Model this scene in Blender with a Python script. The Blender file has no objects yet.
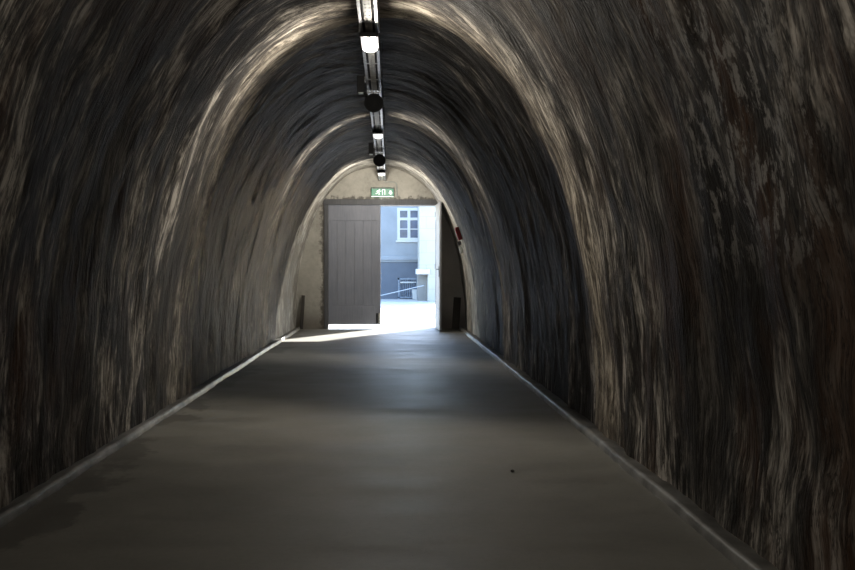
import bpy, bmesh, math, random
from mathutils import Vector, noise, Matrix
random.seed(7)
sc = bpy.context.scene
C = sc.collection
PI = math.pi
R = math.radians

# ------------------------------------------------------------------ helpers
def obj(name, bm, mat, parent=None, smooth=False, recalc=True):
    me = bpy.data.meshes.new(name)
    if recalc:
        bmesh.ops.recalc_face_normals(bm, faces=bm.faces)
    bm.to_mesh(me); bm.free()
    if mat: me.materials.append(mat)
    if smooth:
        for p in me.polygons: p.use_smooth = True
    o = bpy.data.objects.new(name, me)
    C.objects.link(o)
    if parent: o.parent = parent
    return o

def empty(name, loc=(0, 0, 0), rot=(0, 0, 0)):
    o = bpy.data.objects.new(name, None)
    o.empty_display_size = .1
    C.objects.link(o); o.location = loc; o.rotation_euler = rot
    return o

def tag(o, label=None, cat=None, group=None, kind=None):
    if label: o['label'] = label
    if cat: o['category'] = cat
    if group: o['group'] = group
    if kind: o['kind'] = kind
    return o

def box(bm, x0, x1, y0, y1, z0, z1, bev=0.0, seg=2, M=None):
    vs = [bm.verts.new((x, y, z)) for x in (x0, x1) for y in (y0, y1) for z in (z0, z1)]
    f = [(0, 1, 3, 2), (4, 6, 7, 5), (0, 4, 5, 1), (2, 3, 7, 6), (0, 2, 6, 4), (1, 5, 7, 3)]
    fs = [bm.faces.new([vs[i] for i in q]) for q in f]
    allv = set(vs)
    if bev > 0:
        es = {e for ff in fs for e in ff.edges}
        r = bmesh.ops.bevel(bm, geom=list(es), offset=bev, segments=seg, affect='EDGES', profile=.5)
        allv = {v for v in vs if v.is_valid} | set(r['verts'])
    if M is not None:
        bmesh.ops.transform(bm, matrix=M, verts=list(allv))
    return bm

def tube(bm, pts, r, n=10, cap=True):
    pts = [Vector(p) for p in pts]
    rings = []
    for i, p in enumerate(pts):
        t = (pts[min(i + 1, len(pts) - 1)] - pts[max(i - 1, 0)]).normalized()
        a = Vector((0, 0, 1)) if abs(t.z) < .9 else Vector((1, 0, 0))
        u = t.cross(a).normalized(); v = t.cross(u).normalized()
        rr = r[i] if isinstance(r, (list, tuple)) else r
        rings.append([bm.verts.new(p + u * math.cos(2 * PI * k / n) * rr + v * math.sin(2 * PI * k / n) * rr) for k in range(n)])
    for a, b in zip(rings, rings[1:]):
        for k in range(n):
            bm.faces.new((a[k], a[(k + 1) % n], b[(k + 1) % n], b[k]))
    if cap:
        bm.faces.new(rings[0]); bm.faces.new(rings[-1])
    return bm

def lathe_y(bm, prof, n=32):
    """prof: list of (radius, y); revolve round the Y axis"""
    rings = []
    for r, y in prof:
        if r < 1e-5:
            rings.append([bm.verts.new((0, y, 0))])
        else:
            rings.append([bm.verts.new((r * math.cos(2 * PI * k / n), y, r * math.sin(2 * PI * k / n))) for k in range(n)])
    for a, b in zip(rings, rings[1:]):
        for k in range(n):
            k2 = (k + 1) % n
            if len(a) == 1 and len(b) == 1: continue
            if len(a) == 1: bm.faces.new((a[0], b[k], b[k2]))
            elif len(b) == 1: bm.faces.new((a[k], a[k2], b[0]))
            else: bm.faces.new((a[k], a[k2], b[k2], b[k]))
    return bm

def B(): return bmesh.new()

# ------------------------------------------------------------------ materials
class NT:
    def __init__(s, name):
        s.m = bpy.data.materials.new(name); s.m.use_nodes = True
        s.t = s.m.node_tree; s.n = s.t.nodes; s.l = s.t.links
        s.b = s.n['Principled BSDF']
    def new(s, k, **kw):
        nd = s.n.new(k)
        for a, b in kw.items(): setattr(nd, a, b)
        return nd
    def link(s, a, b): s.l.new(a, b)
    def val(s, sock, v):
        if hasattr(v, 'is_output') or isinstance(v, bpy.types.NodeSocket): s.l.new(v, sock)
        else: sock.default_value = v
    def math(s, op, a, b=0.0, c=0.0, clamp=False):
        nd = s.new('ShaderNodeMath', operation=op, use_clamp=clamp)
        s.val(nd.inputs[0], a); s.val(nd.inputs[1], b); s.val(nd.inputs[2], c)
        return nd.outputs[0]
    def noise(s, vec, scale=1.0, detail=4.0, rough=.6, dist=0.0):
        nd = s.new('ShaderNodeTexNoise')
        nd.inputs['Scale'].default_value = scale; nd.inputs['Detail'].default_value = detail
        nd.inputs['Roughness'].default_value = rough; nd.inputs['Distortion'].default_value = dist
        s.link(vec, nd.inputs['Vector']); return nd.outputs['Fac']
    def comb(s, x, y, z=0.0):
        nd = s.new('ShaderNodeCombineXYZ')
        s.val(nd.inputs[0], x); s.val(nd.inputs[1], y); s.val(nd.inputs[2], z); return nd.outputs[0]
    def ramp(s, fac, stops, interp='LINEAR'):
        nd = s.new('ShaderNodeValToRGB'); cr = nd.color_ramp; cr.interpolation = interp
        while len(cr.elements) > 1: cr.elements.remove(cr.elements[-1])
        cr.elements[0].position = stops[0][0]; cr.elements[0].color = (*stops[0][1], 1)
        for p, c in stops[1:]:
            e = cr.elements.new(p); e.color = (*c, 1)
        s.link(fac, nd.inputs[0]); return nd.outputs['Color']
    def mix(s, fac, a, b, mode='MIX'):
        nd = s.new('ShaderNodeMix', data_type='RGBA', blend_type=mode)
        s.val(nd.inputs['Factor'], fac)
        for sock, v in ((nd.inputs[6], a), (nd.inputs[7], b)):
            if isinstance(v, tuple): sock.default_value = (*v, 1) if len(v) == 3 else v
            else: s.link(v, sock)
        return nd.outputs[2]
    def maprange(s, v, a, b, c=0.0, d=1.0, smooth=True):
        nd = s.new('ShaderNodeMapRange', interpolation_type='SMOOTHSTEP' if smooth else 'LINEAR')
        s.val(nd.inputs[0], v)
        for i, x in enumerate((a, b, c, d)): nd.inputs[i + 1].default_value = x
        return nd.outputs[0]
    def bump(s, h, strength=.5, dist=.02):
        nd = s.new('ShaderNodeBump'); nd.inputs['Strength'].default_value = strength
        nd.inputs['Distance'].default_value = dist
        s.link(h, nd.inputs['Height']); s.link(nd.outputs[0], s.b.inputs['Normal'])
    def pos(s):
        g = s.new('ShaderNodeNewGeometry'); return g.outputs['Position']
    def sep(s, v):
        nd = s.new('ShaderNodeSeparateXYZ'); s.link(v, nd.inputs[0]); return nd.outputs

def simple(name, col, rough=.5, metal=0.0, var=.12, scale=8.0, bump=0.0, emit=None, estr=0.0):
    t = NT(name)
    tc = t.new('ShaderNodeTexCoord').outputs['Object']
    nz = t.noise(tc, scale, 5)
    c1 = tuple(max(0, c * (1 - var * 2)) for c in col); c2 = tuple(min(1, c * (1 + var * 2)) for c in col)
    t.link(t.ramp(nz, [(.3, c1), (.7, c2)]), t.b.inputs['Base Color'])
    t.b.inputs['Roughness'].default_value = rough; t.b.inputs['Metallic'].default_value = metal
    if bump: t.bump(nz, bump, .01)
    if emit:
        t.b.inputs['Emission Color'].default_value = (*emit, 1); t.b.inputs['Emission Strength'].default_value = estr
    return t.m

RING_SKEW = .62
def lining_material():
    t = NT('stained_board_marked_concrete')
    uv = t.new('ShaderNodeUVMap', uv_map='UVMap').outputs[0]
    u = t.sep(uv); s_, y_ = u[0], u[1]
    P = t.sep(t.pos()); px, py, pz = P[0], P[1], P[2]
    wob = t.noise(t.comb(t.math('MULTIPLY', s_, .7), t.math('MULTIPLY', y_, .5)), 1, 2)
    yw = t.math('ADD', y_, t.math('MULTIPLY', wob, .5))
    fine = t.noise(t.comb(t.math('MULTIPLY', s_, 2.0), t.math('MULTIPLY', yw, 13.0)), 1, 5, .62, .5)
    med = t.noise(t.comb(t.math('MULTIPLY', s_, 1.1), t.math('MULTIPLY', yw, 5.0), 3.1), 1, 5, .66, .8)
    broad = t.noise(t.comb(t.math('MULTIPLY', s_, .42), t.math('MULTIPLY', yw, 1.25), 9.0), 1, 4, .6)
    grain = t.noise(t.comb(t.math('MULTIPLY', s_, 6.0), t.math('MULTIPLY', yw, 30.0), 1.0), 1, 3, .6, .3)
    v = t.math('ADD', t.math('MULTIPLY', fine, .36), t.math('MULTIPLY', med, .34))
    v = t.math('ADD', v, t.math('MULTIPLY', broad, .40))
    v = t.math('ADD', v, t.math('MULTIPLY', grain, .22))
    stroke = t.noise(t.comb(t.math('MULTIPLY', s_, 1.1), t.math('MULTIPLY', yw, 2.3), 15.0), 1, 5, .72, .9)
    v = t.math('ADD', v, t.math('MULTIPLY', t.math('SUBTRACT', stroke, .5), .52))
    v = t.math('ADD', t.math('MULTIPLY', t.math('SUBTRACT', v, .66), 3.4), .545)
    # paler rings round the vault: lamp light bands painted into the colour
    rings = None; band_shade = None
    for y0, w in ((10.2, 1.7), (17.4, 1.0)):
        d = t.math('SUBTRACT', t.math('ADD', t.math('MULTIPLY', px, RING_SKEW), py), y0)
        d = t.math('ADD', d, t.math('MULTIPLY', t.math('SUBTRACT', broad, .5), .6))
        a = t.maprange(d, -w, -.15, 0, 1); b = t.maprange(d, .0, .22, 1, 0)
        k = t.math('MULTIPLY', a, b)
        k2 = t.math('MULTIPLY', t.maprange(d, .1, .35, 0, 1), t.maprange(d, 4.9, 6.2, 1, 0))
        band_shade = k2 if band_shade is None else t.math('MAXIMUM', band_shade, k2)
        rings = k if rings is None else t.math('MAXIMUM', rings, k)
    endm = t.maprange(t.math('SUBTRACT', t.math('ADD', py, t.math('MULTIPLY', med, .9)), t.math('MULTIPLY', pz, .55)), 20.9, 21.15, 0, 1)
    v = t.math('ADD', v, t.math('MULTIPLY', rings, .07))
    # shade just past each lamp band, darkened into the wall colour
    v = t.math('SUBTRACT', v, t.math('MULTIPLY', band_shade, .17))
    col = t.ramp(v, [(.34, (.030, .028, .026)), (.50, (.072, .067, .061)), (.62, (.15, .138, .122)),
                     (.76, (.29, .265, .232)), (.95, (.52, .48, .43))])
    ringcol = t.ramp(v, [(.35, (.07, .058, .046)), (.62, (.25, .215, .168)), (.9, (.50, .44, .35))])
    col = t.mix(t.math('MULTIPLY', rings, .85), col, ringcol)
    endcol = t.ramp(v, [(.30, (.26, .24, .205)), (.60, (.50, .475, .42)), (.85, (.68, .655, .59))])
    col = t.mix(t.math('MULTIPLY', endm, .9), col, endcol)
    # left flank: the same shade painted darker still, streaks left paler
    cr = t.math('MULTIPLY', t.math('MULTIPLY', band_shade, t.maprange(px, -1.2, -1.9, 0, 1)), t.maprange(stroke, .46, .66, .92, .35))
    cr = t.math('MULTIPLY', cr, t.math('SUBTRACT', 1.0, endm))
    col = t.mix(cr, col, (.019, .0185, .018))
    # soot patches
    soot = t.noise(t.comb(t.math('MULTIPLY', s_, .38), t.math('MULTIPLY', y_, .62), 21.0), 1, 3, .55)
    sm = t.maprange(soot, .50, .62, 0, .75)
    sm = t.math('MULTIPLY', sm, t.math('SUBTRACT', 1.0, t.math('MAXIMUM', endm, t.math('MULTIPLY', rings, .7))))
    col = t.mix(sm, col, (.030, .028, .026))
    # rusty brown run-off near the front
    rust = t.noise(t.comb(t.math('MULTIPLY', s_, .6), t.math('MULTIPLY', y_, 1.4), 41.0), 1, 4, .6)
    rm = t.math('MULTIPLY', t.maprange(rust, .45, .7, 0, .75), t.maprange(py, 9.5, 5.0, 0, 1))
    col = t.mix(rm, col, t.mix(.55, col, (.16, .075, .035)))
    # flaky pale lime spots
    fl = t.noise(t.comb(t.math('MULTIPLY', s_, 5.0), t.math('MULTIPLY', y_, 11.0), 5.0), 1, 6, .7)
    flm = t.noise(t.comb(t.math('MULTIPLY', s_, .8), t.math('MULTIPLY', y_, .9), 77.0), 1, 3)
    flake = t.math('MULTIPLY', t.maprange(t.math('SUBTRACT', px, t.math('MULTIPLY', flm, .8)), .1, .9, 0, 1), t.math('MULTIPLY', t.maprange(t.math('ABSOLUTE', t.math('SUBTRACT', py, 4.5)), .4, 1.1, 1, 0), t.maprange(t.math('ABSOLUTE', t.math('SUBTRACT', pz, 2.5)), .5, 1.1, 1, 0)))
    fm = t.math('MAXIMUM', t.math('MULTIPLY', flake, t.maprange(fl, .50, .58, 0, .75)), t.math('MULTIPLY', t.maprange(fl, .58, .66, 0, .5), t.maprange(flm, .54, .66, 0, .8)))
    col = t.mix(fm, col, (.42, .40, .37))
    crk = t.math('ABSOLUTE', t.math('SUBTRACT', fine, .5))
    cm = t.maprange(crk, .0, .03, .75, 0)
    col = t.mix(t.math('MULTIPLY', cm, t.math('SUBTRACT', 1.0, t.math('MULTIPLY', endm, .7))), col, (.022, .020, .019))
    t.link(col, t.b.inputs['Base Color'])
    t.link(t.maprange(v, .45, .8, .55, .85, False), t.b.inputs['Roughness'])
    t.b.inputs['Specular IOR Level'].default_value = .06
    h = t.math('ADD', t.math('MULTIPLY', fine, .6), t.math('MULTIPLY', grain, .5))
    h = t.math('ADD', h, t.math('MULTIPLY', med, .8))
    t.bump(h, 1.0, .05)
    return t.m

def floor_material():
    t = NT('worn_dusty_concrete')
    P = t.pos(); p = t.sep(P)
    n1 = t.noise(P, 1.1, 6, .6); n2 = t.noise(t.comb(t.math('MULTIPLY', p[0], .8), t.math('MULTIPLY', p[1], 2.4)), 1, 5, .6); n3 = t.noise(P, 22, 5, .7)
    v = t.math('ADD', t.math('MULTIPLY', n1, .45), t.math('ADD', t.math('MULTIPLY', n2, .35), t.math('MULTIPLY', n3, .2)))
    col = t.ramp(v, [(.3, (.108, .103, .09)), (.5, (.162, .156, .136)), (.7, (.22, .212, .186))])
    # damp stains against the left kerb
    e = t.math('ADD', p[0], 2.42)
    st = t.noise(t.comb(t.math('MULTIPLY', p[0], 1.2), t.math('MULTIPLY', p[1], .9), 4.0), 1, 5, .65)
    wid = t.math('SUBTRACT', e, t.maprange(st, .46, .74, .0, .7, False))
    dm = t.maprange(wid, -.06, .1, .55, 0)
    col = t.mix(dm, col, (.05, .045, .038))
    speck = t.maprange(t.noise(P, 60, 2, .5), .70, .74, 0, .5)
    col = t.mix(speck, col, (.05, .045, .04))
    t.link(col, t.b.inputs['Base Color'])
    t.link(t.maprange(n2, .3, .7, .46, .66, False), t.b.inputs['Roughness'])
    t.b.inputs['Specular IOR Level'].default_value = .4
    t.bump(v, .25, .02)
    return t.m

def endwall_material():
    t = NT('aged_beige_render')
    P = t.pos(); p = t.sep(P)
    n1 = t.noise(P, 1.3, 6, .65); n2 = t.noise(P, 9, 5, .65)
    v = t.math('ADD', t.math('MULTIPLY', n1, .65), t.math('MULTIPLY', n2, .35))
    col = t.ramp(v, [(.3, (.27, .255, .225)), (.48, (.42, .402, .355)), (.7, (.55, .525, .47))])
    # darker repair mortar round the door frame with a ragged outline
    dx = t.math('SUBTRACT', t.math('ABSOLUTE', t.math('ADD', p[0], .20)), 1.52)
    dz = t.math('SUBTRACT', p[2], 3.42)
    d = t.math('ADD', t.math('MAXIMUM', dx, dz), t.math('MULTIPLY', t.math('SUBTRACT', n2, .5), .35))
    mm = t.math('MULTIPLY', t.maprange(d, .10, .20, .8, 0), t.maprange(p[0], 1.2, 1.3, 1, .3))
    col = t.mix(mm, col, t.ramp(n2, [(.3, (.06, .055, .05)), (.7, (.13, .12, .105))]))
    # render right of the door coloured paler to offset the open leaf's shade
    br = t.math('MULTIPLY', t.maprange(p[0], 1.25, 1.35, 0, 1), t.maprange(t.math('ADD', p[2], t.math('MULTIPLY', n1, .3)), 3.7, 3.5, 0, 1))
    col = t.mix(t.math('MULTIPLY', br, .85), col, t.ramp(n1, [(.3, (.50, .48, .465)), (.7, (.62, .60, .585))]))
    # rising damp
    dampz = t.math('ADD', p[2], t.math('MULTIPLY', n1, -.9))
    col = t.mix(t.maprange(dampz, -.4, .2, .6, 0), col, (.12, .095, .075))
    t.link(col, t.b.inputs['Base Color']); t.b.inputs['Roughness'].default_value = .85
    t.bump(v, .5, .03)
    return t.m

def plank_material(name, c0, c1, rough=.6):
    t = NT(name)
    tc = t.new('ShaderNodeTexCoord').outputs['Object']; p = t.sep(tc)
    g = t.noise(t.comb(t.math('MULTIPLY', p[0], 40), t.math('MULTIPLY', p[1], 40), t.math('MULTIPLY', p[2], 2.5)), 1, 5, .6)
    b = t.noise(tc, 1.5, 4)
    v = t.math('ADD', t.math('MULTIPLY', g, .5), t.math('MULTIPLY', b, .5))
    t.link(t.ramp(v, [(.35, c0), (.65, c1)]), t.b.inputs['Base Color'])
    t.b.inputs['Roughness'].default_value = rough
    t.bump(g, .3, .01)
    return t.m

def facade_material(name, c0, c1, joints=False):
    t = NT(name)
    P = t.pos(); p = t.sep(P)
    n1 = t.noise(P, .7, 6, .6)
    col = t.ramp(n1, [(.3, c0), (.7, c1)])
    if joints:
        br = t.new('ShaderNodeTexBrick')
        t.link(t.comb(t.math('ADD', p[0], p[1]), p[2]), br.inputs['Vector'])
        br.inputs['Scale'].default_value = 1.0; br.inputs['Mortar Size'].default_value = .018
        br.inputs['Brick Width'].default_value = 1.1; br.inputs['Row Height'].default_value = .62
        br.inputs['Color1'].default_value = (1, 1, 1, 1); br.inputs['Color2'].default_value = (.93, .93, .95, 1); br.inputs['Mortar'].default_value = (.55, .53, .5, 1)
        col = t.mix(.35, col, br.outputs['Color'], 'MULTIPLY')
    t.link(col, t.b.inputs['Base Color']); t.b.inputs['Roughness'].default_value = .85
    return t.m

M_lining = lining_material()
M_floor = floor_material()
M_end = endwall_material()
M_kerb = simple('pale_kerb_concrete', (.16, .157, .148), .48, 0, .3, 3.0, .4)
M_door = plank_material('grey_painted_boards', (.20, .212, .25), (.27, .283, .33))
M_door_in = plank_material('pale_grey_painted_boards', (.30, .31, .33), (.40, .41, .43))
M_frame = plank_material('dark_frame_wood', (.07, .072, .078), (.12, .122, .13))
M_zinc = simple('galvanised_steel', (.38, .39, .41), .38, .7, .15, 20)
M_zinc_white = simple('perforated_light_steel', (.40, .395, .37), .5, .3, .1, 20)
M_dark = simple('blackened_metal', (.012, .012, .013), .55, 0, .1, 12)
M_darkgrey = simple('dark_grey_plastic', (.04, .04, .043), .5, 0, .1, 12)
M_grille = simple('black_speaker_mesh', (.010, .010, .011), .8, 0, .3, 90, .5)
M_opal = simple('lit_opal_diffuser', (.85, .86, .84), .4, 0, .02, 3, emit=(1.0, .99, .96), estr=.95)
M_chrome = simple('scuffed_chrome', (.6, .6, .6), .25, 1, .05, 10)
M_green = simple('lit_green_sign_face', (.008, .14, .075), .4, 0, .05, 4, emit=(.005, .32, .15), estr=.28)
M_signwhite = simple('lit_white_pictogram', (.8, .85, .83), .4, 0, .02, 4, emit=(.75, 1, .9), estr=.7)
M_signcase = simple('dull_green_grey_casing', (.06, .10, .08), .5, 0, .1, 8)
M_red = simple('red_enamel', (.35, .018, .02), .4, 0, .1, 8)
M_cable = simple('pale_grey_conduit', (.38, .40, .38), .5, 0, .08, 8)
M_switch = simple('pale_plastic_box', (.50, .54, .52), .5, 0, .08, 8)
M_board = plank_material('damp_dark_board', (.035, .03, .027), (.075, .065, .055))
M_stone = simple('dark_pebble', (.03, .028, .026), .8, 0, .2, 30, .5)
M_brass = simple('tarnished_green_brass', (.40, .40, .30), .5, 0, .3, 25, .3)
M_paving = facade_material('sun_bleached_paving', (.40, .385, .355), (.50, .485, .45))
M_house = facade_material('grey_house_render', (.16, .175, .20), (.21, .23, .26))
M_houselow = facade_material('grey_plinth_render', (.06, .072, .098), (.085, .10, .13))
M_wing = facade_material('cream_limewashed_stone', (.29, .285, .265), (.35, .345, .32), True)
M_white = simple('white_window_paint', (.36, .37, .38), .5, 0, .03, 5)
M_glass = simple('dusky_window_glass', (.035, .05, .10), .3, 0, .2, 2)
M_gate = simple('grey_gate_steel', (.12, .15, .20), .5, .2, .1, 6)
M_rail = simple('pale_handrail_steel', (.30, .32, .34), .4, .3, .05, 6)

# ------------------------------------------------------------------ the vault
CX, A, H = -.26, 2.30, 4.42
NE = 2 / 2.2
def sx(th): c = math.cos(th); return math.copysign(abs(c) ** NE, c) * A
def sz(th): return max(0, math.sin(th)) ** NE * H
Y0, Y1 = -6.0, 24.6
NS = 190
def section(i):
    th = PI - PI * i / NS                     # left base over the crown to the right base
    # angle by even-ish arc length
    return th
# even arc-length table
_fine = 2000
_pts = []
_acc = 0; _prev = None
for i in range(_fine + 1):
    th = PI - PI * i / _fine
    p = (CX + sx(th), sz(th))
    if _prev: _acc += math.hypot(p[0] - _prev[0], p[1] - _prev[1])
    _pts.append((_acc, th)); _prev = p
LEN = _acc
def th_at(s):
    lo, hi = 0, _fine
    while hi - lo > 1:
        m = (lo + hi) // 2
        if _pts[m][0] < s: lo = m
        else: hi = m
    a, b = _pts[lo], _pts[hi]
    k = (s - a[0]) / (b[0] - a[0]) if b[0] > a[0] else 0
    return a[1] + (b[1] - a[1]) * k
TH = [th_at(LEN * i / NS) for i in range(NS + 1)]
YS = []
y = Y0
while y < Y1 - 1e-6:
    YS.append(y); y += .10 if y < 2 else .045
YS.append(Y1)
def vault_pt(i, y):
    th = TH[i]; s = LEN * i / NS
    d = .030 * (noise.noise(Vector((s * .6, y * 1.1, 2))) )
    d += .020 * noise.noise(Vector((s * 1.2, y * 4.5, 7)))
    d += .030 * noise.noise(Vector((s * 1.0 + 5, y * 2.6, 17)))
    d += .010 * noise.noise(Vector((s * 2.6, y * 9, 11)))
    # the lining steps out by a small lip just past each painted lamp band
    for y0 in (10.2, 17.4):
        q = y + RING_SKEW * (CX + sx(th)) - y0
        d += .05 * (1 / (1 + math.exp(-max(-40, min(40, q / .06))))) - .05 * max(0, min(1, (q + 0) / 6.5)) * (q > 0)
    nx, nz = math.cos(th) / A, math.sin(th) / H
    l = math.hypot(nx, nz)
    return (CX + sx(th) + nx / l * d, y, max(0, sz(th) + nz / l * d) if 0 < i < NS else -.03)
iL = int(NS * .36); iR = NS - iL
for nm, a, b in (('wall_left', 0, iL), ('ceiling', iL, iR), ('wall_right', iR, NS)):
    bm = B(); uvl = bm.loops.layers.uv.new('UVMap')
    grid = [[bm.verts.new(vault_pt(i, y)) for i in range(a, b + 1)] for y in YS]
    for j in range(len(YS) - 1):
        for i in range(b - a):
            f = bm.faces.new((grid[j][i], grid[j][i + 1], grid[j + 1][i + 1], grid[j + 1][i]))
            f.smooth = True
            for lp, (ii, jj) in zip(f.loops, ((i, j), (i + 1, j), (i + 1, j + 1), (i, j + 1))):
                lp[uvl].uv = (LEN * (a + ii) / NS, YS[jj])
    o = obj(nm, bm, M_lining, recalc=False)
    tag(o, kind='structure')

# floor: gently uneven slab
bm = B()
xs = [-2.62 + 4.72 * i / 40 for i in range(41)]
ys = [Y0 + (Y1 + .62 - Y0) * i / 240 for i in range(241)]
g = [[bm.verts.new((x, y, .006 * noise.noise(Vector((x * .8, y * .8, 3))) - .003)) for x in xs] for y in ys]
for j in range(240):
    for i in range(40): bm.faces.new((g[j][i], g[j][i + 1], g[j + 1][i + 1], g[j + 1][i]))
tag(obj('floor', bm, M_floor, smooth=True), kind='structure')

# kerbs: low rounded ridges along both walls
def kerb(name, xin, xout):
    bm = B(); sgn = 1 if xout > xin else -1
    prof = [(xin, -.01), (xin + sgn * .006, .045), (xin + sgn * .025, .062), (xin + sgn * .05, .058), (xin + sgn * .075, .035), (xout, .028), (xout, -.01)]
    ys = [Y0 + (Y1 - Y0) * i / 400 for i in range(401)]
    rows = []
    for y in ys:
        w = .014 * noise.noise(Vector((xin, y * .9, 5))) + .007 * noise.noise(Vector((xin, y * 5, 9)))
        z = .006 * noise.noise(Vector((xin, y * 3, 1)))
        rows.append([bm.verts.new((x + (w if k < 5 else 0), y, zz + (z if 0 < k < 6 else 0))) for k, (x, zz) in enumerate(prof)])
    for r0, r1 in zip(rows, rows[1:]):
        for k in range(len(prof) - 1): bm.faces.new((r0[k], r0[k + 1], r1[k + 1], r1[k]))
    tag(obj(name, bm, M_kerb, smooth=True), kind='structure')
kerb('baseboard_left', -2.42, -2.60)
kerb('baseboard_right', 1.88, 2.08)

# end wall with the door opening (a real thickness)
DX0, DX1, DZ = -1.69, 1.28, 3.38
WT = .6
bm = B()
box(bm, -3.0, DX0, Y1, Y1 + WT, -.05, 5.2)
box(bm, DX1, 2.6, Y1, Y1 + WT, -.05, 5.2)
box(bm, DX0, DX1, Y1, Y1 + WT, DZ, 5.2)
tag(obj('wall_end', bm, M_end), kind='structure')
# unseen wall added behind the viewer to keep sky light out
bm = B(); box(bm, -3.0, 2.6, Y0 - .4, Y0, -.05, 5.2)
tag(obj('wall_light_stop', bm, M_end), kind='structure')

# ------------------------------------------------------------------ door frame and door leaves
fr = empty('door_1', (0, Y1, 0)); tag(fr, kind='structure')
bm = B(); box(bm, DX0 - .12, DX1 + .13, -.045, .10, DZ - .01, DZ + .145, .012); obj('lintel', bm, M_frame, fr)
bm = B(); box(bm, DX0 - .10, DX0 + .012, -.03, .10, .0, DZ, .008); obj('jamb', bm, M_frame, fr)
bm = B(); box(bm, DX1 - .005, DX1 + .09, -.03, .10, .0, DZ, .008); obj('jamb', bm, M_frame, fr)

def leaf(root, W, z0, z1, mface):
    """planks run from local x=0 (hinge) to x=W; the room side is local -y"""
    n = 6
    pw = W / n
    for k in range(n):
        bm = B(); box(bm, k * pw + .002, (k + 1) * pw - .002, -.018, .018, z0, z1, .006)
        if k < n - 1: box(bm, (k + 1) * pw - .006, (k + 1) * pw + .006, -.004, .004, z0, z1)
        obj('board', bm, mface, root)
    for zz, hh in ((z0 + .50, .03), (z1 - .52, .03)):
        pass
    bm = B(); box(bm, .0, W, -.036, -.017, z0, z0 + .52, .008); obj('bottom_rail', bm, mface, root)
    bm = B(); box(bm, .0, W, -.030, -.017, z1 - .42, z1, .006); obj('top_rail', bm, mface, root)
    bm = B(); box(bm, .0, .10, -.034, -.017, z0 + .52, z1 - .42, .006); obj('stile', bm, mface, root)
    bm = B(); box(bm, W - .10, W, -.034, -.017, z0 + .52, z1 - .42, .006); obj('stile', bm, mface, root)
    for zz in (z0 + .3, (z0 + z1) / 2, z1 - .25):
        bm = B(); tube(bm, [(-.012, -.03, zz - .07), (-.012, -.03, zz + .07)], .013, 10)
        obj('hinge', bm, M_dark, root)

W1 = 1.435
d1 = empty('door_leaf', (DX0 + .014, Y1 + .045, 0))
leaf(d1, W1 - .014, .115, 3.365, M_door)
tag(d1, 'closed dark grey boarded door leaf left of the bright opening, gap of daylight below', 'door')
bm = B(); box(bm, W1 - .075, W1 - .03, -.052, -.034, .12, .42, .006); o = obj('floor_bolt', bm, M_brass, d1); o['label'] = 'tarnished greenish bolt at the lower corner'
bm = B(); tube(bm, [(W1 - .052, -.062, .02), (W1 - .052, -.062, .40), (W1 - .052, -.11, .40)], .011, 8); obj('bolt_rod', bm, M_zinc, o)
bm = B(); box(bm, W1 - .14, W1 - .085, -.06, -.034, .13, .42, .01); obj('lock_case', bm, M_dark, d1)

d2 = empty('door_leaf', (DX1 - .012, Y1 - .035, 0), (0, 0, R(-88.2)))
leaf(d2, 1.36, .03, 3.365, M_door_in)
tag(d2, 'open pale grey door leaf swung into the tunnel, seen nearly edge-on', 'door')
bm = B(); box(bm, 1.25, 1.29, -.05, -.034, 1.42, 1.70, .006); hp = obj('handle_plate', bm, M_dark, d2)
bm = B(); tube(bm, [(1.27, -.04, 1.62), (1.27, -.095, 1.62), (1.15, -.10, 1.62)], .011, 10); obj('handle', bm, M_dark, hp)

# ------------------------------------------------------------------ cable tray under the crown
TX, TZ = -.21, 4.03
tray = empty('cable_tray', (TX, 0, TZ))
tag(tray, 'long galvanised cable tray running along the crown of the vault', 'cable tray')
ty0, ty1 = -5.0, Y1 - .02
for s in (-1, 1):
    bm = B(); x = s * .078
    box(bm, x - .016, x + .016, ty0, ty1, -.006, 0, .001); 
    box(bm, x + s * .013 - .002, x + s * .013 + .002, ty0, ty1, -.004, .05)
    obj('side_rail', bm, M_zinc, tray)
bm = B()
box(bm, -.036, .036, ty0, ty1, .004, .010)
yy = ty0 + .1
while yy < ty1:                                  # pressed slots of the middle strip
    for xx in (-.018, .018):
        box(bm, xx - .009, xx + .009, yy, yy + .05, .0005, .004)
    yy += .12
obj('centre_strip', bm, M_zinc_white, tray)
yy = 6.2
while yy < ty1:
    bm = B(); box(bm, -.092, .092, yy, yy + .03, .010, .018); o = obj('rung', bm, M_zinc, tray); yy += .9
# two dark cables lying in the tray
for xx in (-.05, .052):
    bm = B(); tube(bm, [(xx + .004 * math.sin(k * 1.7), ty0 + (ty1 - ty0) * k / 60, .024) for k in range(61)], .010, 8)
    obj('cable', bm, M_dark, tray)
for yy in (7.4, 9.2, 11.4, 13.6, 15.6, 17.9, 20.2, 22.0, 24.0):
    for s in (-1, 1):
        bm = B(); top = H * math.sqrt(1 - ((TX + s * .1 - CX) / A) ** 2) - TZ + .06
        tube(bm, [(s * .10, yy, -.01), (s * .10, yy, top)], .005, 8)
        tube(bm, [(s * .10, yy, -.016), (s * .10, yy, -.004)], .011, 6)
        obj('hanger_rod', bm, M_zinc, tray)

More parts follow.
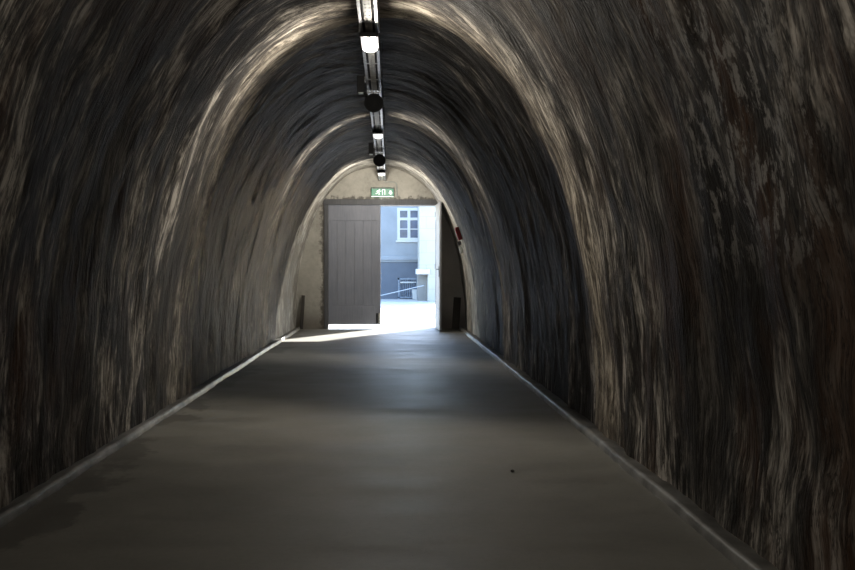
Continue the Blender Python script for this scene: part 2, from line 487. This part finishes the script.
# ------------------------------------------------------------------ lamps under the tray
def make_lamp():
    root = empty('ceiling_light')
    L = .62
    bm = B(); box(bm, -.092, .092, 0, L + .05, .006, .034, .004); obj('housing', bm, M_darkgrey, root)
    bm = B(); box(bm, -.092, .092, -.085, .018, -.030, .006, .006); e = obj('end_cap', bm, M_darkgrey, root)
    bm = B(); tube(bm, [(0, -.04, -.036), (0, -.04, -.028)], .011, 12); obj('screw', bm, M_chrome, e)
    # opal tray: bowed cross-section, rounded far end
    bm = B(); n = 14; m = 16
    rows = []
    for j in range(m + 1):
        yy = .018 + (L - .018) * j / m
        k = 1 if yy < L - .22 else math.sqrt(max(0, 1 - ((yy - (L - .22)) / .22) ** 2)) * .6 + .4
        row = []
        for i in range(n + 1):
            a = PI * i / n
            row.append(bm.verts.new((-.090 * k * math.cos(a), yy, .006 - .036 * (math.sin(a) ** .5) * (1 if j < m else .7))))
        rows.append(row)
    for r0, r1 in zip(rows, rows[1:]):
        for i in range(n): bm.faces.new((r0[i], r0[i + 1], r1[i + 1], r1[i]))
        bm.faces.new((r0[0], r1[0], r1[n], r0[n]))
    bm.faces.new(rows[0]); bm.faces.new(rows[-1])
    o = obj('diffuser', bm, M_opal, root, smooth=True); o['label'] = 'glowing white diffuser'
    return root

def copy_tree(o, parent=None):
    c = o.copy(); C.objects.link(c)
    if parent: c.parent = parent
    for ch in list(o.children): copy_tree(ch, c)
    return c

lamp0 = make_lamp()
LAMPZ = 3.985
lamps = [(9.22, 'nearest and largest lit ceiling light under the cable tray'),
         (15.66, 'middle lit ceiling light, between the two round black loudspeakers'),
         (21.95, 'farthest lit ceiling light, just in front of the end wall above the exit sign')]
for i, (yy, lb) in enumerate(lamps):
    o = lamp0 if i == 0 else copy_tree(lamp0)
    o.location = (TX, yy, LAMPZ)
    tag(o, lb, 'light', 'ceiling lights under the cable tray')

def lamp_light(y, power, col=(1.0, .93, .82), skew=R(-28), back=.10, reach=(-.92, -.20, .10)):
    """tube lamp with a louvre that throws most of its light towards the viewer's side"""
    L = bpy.data.lights.new('lamp_light', 'POINT'); L.energy = power; L.shadow_soft_size = .06; L.color = col
    L.use_nodes = True; nt = L.node_tree; n = nt.nodes; em = n['Emission']
    tc = n.new('ShaderNodeTexCoord'); sp = n.new('ShaderNodeSeparateXYZ')
    nt.links.new(tc.outputs['Normal'], sp.inputs[0])
    cut = n.new('ShaderNodeMapRange'); cut.interpolation_type = 'SMOOTHSTEP'
    nt.links.new(sp.outputs['Y'], cut.inputs[0])
    for k, v in zip((1, 2, 3, 4), (-.12, .26, 1, back)): cut.inputs[k].default_value = v
    near = n.new('ShaderNodeMapRange'); near.interpolation_type = 'SMOOTHSTEP'
    nt.links.new(sp.outputs['Y'], near.inputs[0])
    for k, v in zip((1, 2, 3, 4), (*reach, 1)): near.inputs[k].default_value = v
    mu = n.new('ShaderNodeMath'); mu.operation = 'MULTIPLY'
    nt.links.new(cut.outputs[0], mu.inputs[0]); nt.links.new(near.outputs[0], mu.inputs[1])
    up = n.new('ShaderNodeMapRange'); up.interpolation_type = 'SMOOTHSTEP'
    nt.links.new(sp.outputs['Z'], up.inputs[0])
    for k, v in zip((1, 2, 3, 4), (.1, .8, 1, .16)): up.inputs[k].default_value = v
    m2 = n.new('ShaderNodeMath'); m2.operation = 'MULTIPLY'
    nt.links.new(mu.outputs[0], m2.inputs[0]); nt.links.new(up.outputs[0], m2.inputs[1])
    nt.links.new(m2.outputs[0], em.inputs['Strength'])
    o = bpy.data.objects.new('lamp_light', L); C.objects.link(o)
    o.location = (TX, y, LAMPZ - .15); o.rotation_euler = (0, 0, skew)
    return o
lamp_light(9.75, 260)
lamp_light(16.45, 230, back=.05, reach=(-.55, -.02, .01))
lamp_light(22.4, 200, back=.8, reach=(-.55, .0, .03))
lamp_light(3.0, 105, back=.5)
lamp_light(-3.2, 90, back=.6)

# ------------------------------------------------------------------ loudspeakers and small cases on the tray
def make_speaker():
    root = empty('loudspeaker')
    bm = B(); lathe_y(bm, [(0, .11), (.07, .11), (.105, .085), (.125, .03), (.128, 0), (.122, -.012), (.112, -.012), (.112, -.004)], 40)
    obj('housing', bm, M_dark, root, smooth=True)
    bm = B(); lathe_y(bm, [(0, -.016), (.05, -.015), (.09, -.010), (.112, -.004)], 40); obj('grille', bm, M_grille, root, smooth=True)
    bm = B(); box(bm, -.095, .095, -.02, .01, .126, .138, .002); box(bm, -.095, .095, -.022, .08, .162, .1700, .001)
    for x in (-.075, -.03, .03, .075): box(bm, x - .010, x + .010, -.022, .012, .136, .165, .001)
    obj('bracket', bm, M_zinc, root)
    return root
sp0 = make_speaker()
for i, (yy, lb) in enumerate(((12.2, 'larger, nearer round black loudspeaker under the tray'),
                              (18.55, 'smaller, farther round black loudspeaker under the tray'))):
    o = sp0 if i == 0 else copy_tree(sp0)
    o.location = (TX - .005, yy, 3.853)
    tag(o, lb, 'speaker', 'round black loudspeakers under the cable tray')
def make_case():
    root = empty('equipment_case')
    bm = B(); box(bm, -.048, .048, 0, .12, -.085, .125, .006); obj('casing', bm, M_grille, root)
    bm = B(); box(bm, -.034, .030, -.004, .10, -.100, -.086, .003); o = obj('light_strip', bm, M_switch, root); o['label'] = 'pale strip along the bottom edge'
    bm = B(); box(bm, .046, .058, .03, .08, .045, .125, .002); obj('bracket', bm, M_zinc, root)
    return root
c0 = make_case()
for i, (yy, lb) in enumerate(((11.45, 'nearer small black case clamped to the left edge of the cable tray'),
                              (17.5, 'farther small black case clamped to the left edge of the cable tray'))):
    o = c0 if i == 0 else copy_tree(c0)
    o.location = (TX - .155, yy, 3.935)
    tag(o, lb, 'case', 'small black cases beside the cable tray')

# ------------------------------------------------------------------ exit sign
sg = empty('exit_sign', (-.20, Y1 - .10, 3.72))
tag(sg, 'green lit emergency exit sign with a running figure above the door', 'sign')
bm = B(); box(bm, -.315, .315, 0, .095, -.115, .125, .008); obj('casing', bm, M_signcase, sg)
bm = B(); box(bm, -.30, .30, -.008, 0, -.100, .085, .003); obj('sign_face', bm, M_green, sg)
bm = B()
def poly(bm, pts, y0=-.014, y1=-.009):
    a = [bm.verts.new((x, y0, z)) for x, z in pts]; b = [bm.verts.new((x, y1, z)) for x, z in pts]
    bm.faces.new(a); bm.faces.new(b[::-1])
    for k in range(len(pts)):
        k2 = (k + 1) % len(pts); bm.faces.new((a[k], b[k], b[k2], a[k2]))
def limb(bm, a, b, w):
    a = Vector(a); b = Vector(b); t = (b - a).normalized(); n = Vector((-t.y, t.x)) * w
    poly(bm, [tuple(a + n), tuple(b + n), tuple(b - n), tuple(a - n)])
# running figure
poly(bm, [(-.085 + .016 * math.cos(k * PI / 6), .062 + .016 * math.sin(k * PI / 6)) for k in range(12)])
limb(bm, (-.095, .045), (-.125, -.01), .016)
limb(bm, (-.10, .038), (-.145, .03), .007); limb(bm, (-.145, .03), (-.16, .0), .007)
limb(bm, (-.095, .036), (-.06, .012), .007); limb(bm, (-.06, .012), (-.035, .03), .007)
limb(bm, (-.122, -.005), (-.085, -.035), .010); limb(bm, (-.085, -.035), (-.10, -.078), .009)
limb(bm, (-.127, -.005), (-.15, -.045), .010); limb(bm, (-.15, -.045), (-.19, -.05), .009)
obj('running_figure', bm, M_signwhite, sg)
bm = B(); poly(bm, [(-.01, -.085), (-.01, .07), (.07, .07), (.07, -.085), (.055, -.085), (.055, .055), (.005, .055), (.005, -.085)])
obj('door_symbol', bm, M_signwhite, sg)
bm = B(); poly(bm, [(.19, .035), (.24, .035), (.24, -.02), (.275, -.02), (.215, -.08), (.155, -.02), (.19, -.02)])
obj('arrow', bm, M_signwhite, sg)
bm = B(); box(bm, -.305, .305, -.010, .09, -.130, -.113, .003); o = obj('light_edge', bm, M_signwhite, sg)
# conduit
bm = B()
pts = [(-.15, Y1 - .03, 4.0)]
for k in range(7):
    a = PI / 2 - k * PI / 12; pts.append((.09 + .10 * math.cos(a), Y1 - .03, 3.90 + .10 * math.sin(a)))
pts += [(.19, Y1 - .03, 3.60)]
tube(bm, pts, .014, 8)
tag(obj('conduit', bm, M_cable), 'thin pale conduit bending from the tray end down beside the exit sign', 'pipe')

# ------------------------------------------------------------------ alarm point and switch box on the right wall
def on_wall(z, y, off):
    th = math.asin((z / H) ** (1 / NE)); x = CX + sx(th)
    nx, nz = -math.cos(th) / A, -math.sin(th) / H; l = math.hypot(nx, nz); nx /= l; nz /= l
    ang = math.atan2(-nz, -nx)       # tilt of the outward wall normal
    return (x + nx * off, y, z + nz * off), ang
loc, ang = on_wall(2.50, 21.9, .05)
rb = empty('alarm_box', loc, (0, -ang, 0))
bm = B(); box(bm, -.045, .05, -.07, .07, -.16, .16, .012); obj('casing', bm, M_red, rb)
bm = B(); box(bm, -.052, -.044, -.05, .05, -.12, .12, .004); obj('cover', bm, simple('dark_red_cover', (.16, .012, .015), .35), rb)
tag(rb, 'narrow red alarm box mounted high on the right wall near the door', 'alarm')
loc, ang = on_wall(2.12, 22.6, .04)
sb = empty('switch_box', loc, (0, -ang, 0))
bm = B(); box(bm, -.04, .045, -.055, .055, -.08, .08, .012); obj('casing', bm, M_switch, sb)
bm = B(); tube(bm, [(0, 0, .08), (0.01, 0, .14)], .012, 8); obj('cable_gland', bm, M_darkgrey, sb)
bm = B(); box(bm, -.03, .045, -.045, .045, .12, .22, .01); o = obj('junction_cover', bm, M_darkgrey, sb); o['label'] = 'dark upper cover'
tag(sb, 'small pale switch box below the red alarm box on the right wall', 'switch')

# boards leaning in both corners of the end wall
def lean_board(x, top, tilt, lb, w=.10):
    M = Matrix.Translation((x, Y1 - .16, .0)) @ Matrix.Rotation(R(-7), 4, 'X') @ Matrix.Rotation(tilt, 4, 'Y')
    bm = B(); box(bm, -w / 2, w / 2, -.012, .012, .0, top, .003, M=M)
    tag(obj('leaning_board', bm, M_board), lb, 'board')
lean_board(-2.40, .92, R(3), 'narrow dark board leaning in the left corner of the end wall', .09)
lean_board(1.78, .86, R(4), 'dark board leaning in the right corner of the end wall', .20)

# pebble on the floor
bm = B(); bmesh.ops.create_icosphere(bm, subdivisions=3, radius=.016)
for v in bm.verts:
    v.co *= 1 + .25 * noise.noise(v.co * 60); v.co.z *= .6
o = obj('pebble', bm, M_stone, smooth=True); o.location = (.97, 7.08, .008)
tag(o, 'tiny dark pebble lying alone on the concrete floor', 'stone')

# ------------------------------------------------------------------ outside: paving, house, side wing
bm = B()
box(bm, -16, 16, Y1 + WT, 58, -.3, -.012)
tag(obj('trim_1', bm, M_paving), kind='structure')

HY = 50.0
hs = empty('house', (0, HY, 0))
tag(hs, 'shaded blue-grey house across the sunlit yard, seen through the doorway', 'building')
def pxz(y_px, D): return 1.6 + (270 - y_px) * D / 900
def pxx(x_px, D): return (x_px - 390) * D / 900
bm = B()
wx0, wx1, wz0, wz1 = pxx(397.3, HY), pxx(420.5, HY), pxz(240.5, HY), pxz(208, HY)
box(bm, -9, wx0, 0, 8, 2.35, 6.0); box(bm, wx1, 6, 0, 8, 2.35, 6.0)
box(bm, wx0, wx1, 0, 8, wz1, 6.0); box(bm, wx0, wx1, 0, 8, 2.35, wz0); box(bm, wx0, wx1, .4, 8, wz0, wz1)
obj('upper_wall', bm, M_house, hs)
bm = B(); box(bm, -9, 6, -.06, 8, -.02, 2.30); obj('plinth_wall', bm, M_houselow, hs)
bm = B(); box(bm, -9, 6, -.22, .1, 2.14, 2.38, .03); box(bm, -9, 6, -.14, .1, 2.04, 2.14, .02); obj('cornice', bm, M_house, hs)
bm = B(); box(bm, -9.3, 6.3, -.3, 8.3, 6.0, 6.2, .03); obj('roof_edge', bm, M_house, hs)
# windows: the one in view and a neighbour on either side along the facade
def win(x0, x1, z0, z1):
    bm = B(); t = .15
    box(bm, x0, x0 + t, .0, .12, z0, z1); box(bm, x1 - t, x1, .0, .12, z0, z1)
    box(bm, x0, x1, -.004, .115, z1 - t, z1); box(bm, x0, x1, -.004, .115, z0, z0 + t)
    cx = (x0 + x1) / 2; box(bm, cx - .08, cx + .08, -.01, .12, z0, z1)
    h = z1 - z0
    box(bm, x0, x1, -.005, .12, z0 + h * .62, z0 + h * .62 + .15)
    box(bm, x0, x1, .02, .10, z0 + h * .335, z0 + h * .335 + .06, .005)
    w = obj('window', bm, M_white, hs)
    bm = B(); box(bm, x0 + .05, x1 - .05, .08, .1, z0 + .03, z1 - .03); obj('pane', bm, M_glass, w)
    bm = B(); box(bm, x0 - .08, x1 + .08, -.12, .02, z0 - .1, z0, .015); obj('sill', bm, M_white, w)
win(wx0, wx1, wz0, wz1)

# cream side wing
WY = 46.0
wg = empty('side_wing', (0, WY, 0))
tag(wg, 'pale cream stone wing with an overhanging upper floor, right edge of the doorway view', 'building')
ux = pxx(419.5, WY); lx = pxx(428, WY); zl = pxz(274, WY)
bm = B(); box(bm, ux, 4.2, 0, 3.0, zl, 5.3); obj('upper_wall', bm, M_wing, wg)
bm = B(); box(bm, lx, 4.2, .02, 3.0, -.02, zl); obj('lower_wall', bm, M_wing, wg)
bm = B(); box(bm, pxx(416, WY), pxx(430, WY), -.12, 1.0, zl - .02, zl + .26, .03); obj('ledge', bm, M_white, wg)
bm = B(); box(bm, ux - .05, lx - .01, 1.2, 2.99, -.02, zl - .01); obj('recess_wall', bm, facade_material('warm_grey_render', (.15, .15, .15), (.2, .2, .2)), wg)

# gate in the plinth
GY = 49.75
gt = empty('yard_gate', (0, GY, 0))
gx0, gx1, gz1 = pxx(398, GY), pxx(418, GY), pxz(278, GY)
bm = B()
box(bm, gx0, gx0 + .09, -.03, .03, -.01, gz1); box(bm, gx1 - .09, gx1, -.03, .03, -.01, gz1); box(bm, gx0, gx1, -.03, .03, gz1 - .09, gz1)
box(bm, gx0, gx1, -.03, .03, .05, .12)
obj('frame', bm, M_gate, gt)
k = 0; x = gx0 + .16
while x < gx1 - .12:
    bm = B(); tube(bm, [(x, 0, .1), (x, 0, gz1 - .05)], .014, 8); obj('bar', bm, M_gate, gt); x += .12
bm = B(); box(bm, gx0 + .12, gx1 - .1, -.035, -.005, gz1 - .28, gz1 - .20, .01); o = obj('cross_bar', bm, M_rail, gt); o['label'] = 'pale upper cross bar'
tag(gt, 'grey barred gate at the foot of the house behind the handrail', 'gate')
# pale container beside the gate
ct = empty('yard_bin', ((gx1 + pxx(412, GY)) / 2, 49.35, 0))
bm = B()
prof = [(.13, 0), (.15, .05), (.165, .52), (.175, .56)]
vs = []
for r_, z in prof: vs.append([bm.verts.new((sx * r_, sy * r_ , z)) for sx, sy in ((-1, -1), (1, -1), (1, 1), (-1, 1))])
for a, b in zip(vs, vs[1:]):
    for q in range(4): bm.faces.new((a[q], a[(q + 1) % 4], b[(q + 1) % 4], b[q]))
bm.faces.new(vs[0]); bm.faces.new(vs[-1]); obj('body', bm, M_white, ct)
bm = B(); box(bm, -.19, .19, -.19, .19, .56, .70, .04); obj('lid', bm, simple('navy_lid', (.03, .05, .10), .5), ct)
ct.location.z = -.012
tag(ct, 'small pale bin with a dark lid standing in front of the yard gate', 'bin')
# sloping handrail, its upper end fixed to the wing
hr = empty('handrail', (0, 45.7, 0)); D = 45.7
x0, z0, x1, z1 = pxx(372, D), pxz(297.5, D), pxx(424, D), pxz(285.5, D)
bm = B(); tube(bm, [(x0, 0, z0), (x1, 0, z1)], .024, 10); obj('rail', bm, M_rail, hr)
for f in (.02,):
    x = x0 + (x1 - x0) * f; z = z0 + (z1 - z0) * f
    bm = B(); tube(bm, [(x, 0, -.02), (x, 0, z)], .022, 8); obj('post', bm, M_rail, hr)
bm = B(); tube(bm, [(x1 - .04, 0, z1), (x1 - .04, .27, z1)], .018, 8); obj('wall_bracket', bm, M_rail, hr)
tag(hr, 'thin pale handrail sloping across in front of the house', 'railing')

# ------------------------------------------------------------------ daylight
w = bpy.data.worlds.new('World'); sc.world = w; w.use_nodes = True
nt = w.node_tree; bg = nt.nodes['Background']
sky = nt.nodes.new('ShaderNodeTexSky'); sky.sky_type = 'NISHITA'; sky.sun_disc = False
sky.sun_elevation = R(30.5); sky.sun_rotation = R(30); sky.air_density = 1.0; sky.dust_density = .6; sky.ozone_density = 1.5
nt.links.new(sky.outputs[0], bg.inputs[0]); bg.inputs[1].default_value = 1.4
S = bpy.data.lights.new('sun', 'SUN'); S.energy = 24.0; S.angle = R(.6); S.color = (1, .97, .92)
so = bpy.data.objects.new('sun', S); C.objects.link(so)
el = R(30.5); dirv = Vector((-.5 * math.cos(el), -.866 * math.cos(el), -math.sin(el)))
so.rotation_euler = dirv.to_track_quat('-Z', 'Y').to_euler()

# ------------------------------------------------------------------ camera
cd = bpy.data.cameras.new('camera'); cam = bpy.data.objects.new('camera', cd); C.objects.link(cam)
cd.sensor_width = 36; cd.lens = 900 / 855 * 36; cd.clip_end = 300
cam.location = (0, 0, 1.6)
yaw = math.atan(37.5 / 900); pitch = math.atan(15 / 900)
fwd = Vector((math.sin(yaw) * math.cos(pitch), math.cos(yaw) * math.cos(pitch), -math.sin(pitch)))
cam.rotation_euler = fwd.to_track_quat('-Z', 'Y').to_euler()
sc.camera = cam
sc.view_settings.view_transform = 'Standard'; sc.view_settings.look = 'None'
sc.view_settings.gamma = 1; sc.view_settings.exposure = .12; sc.view_settings.use_curve_mapping = False
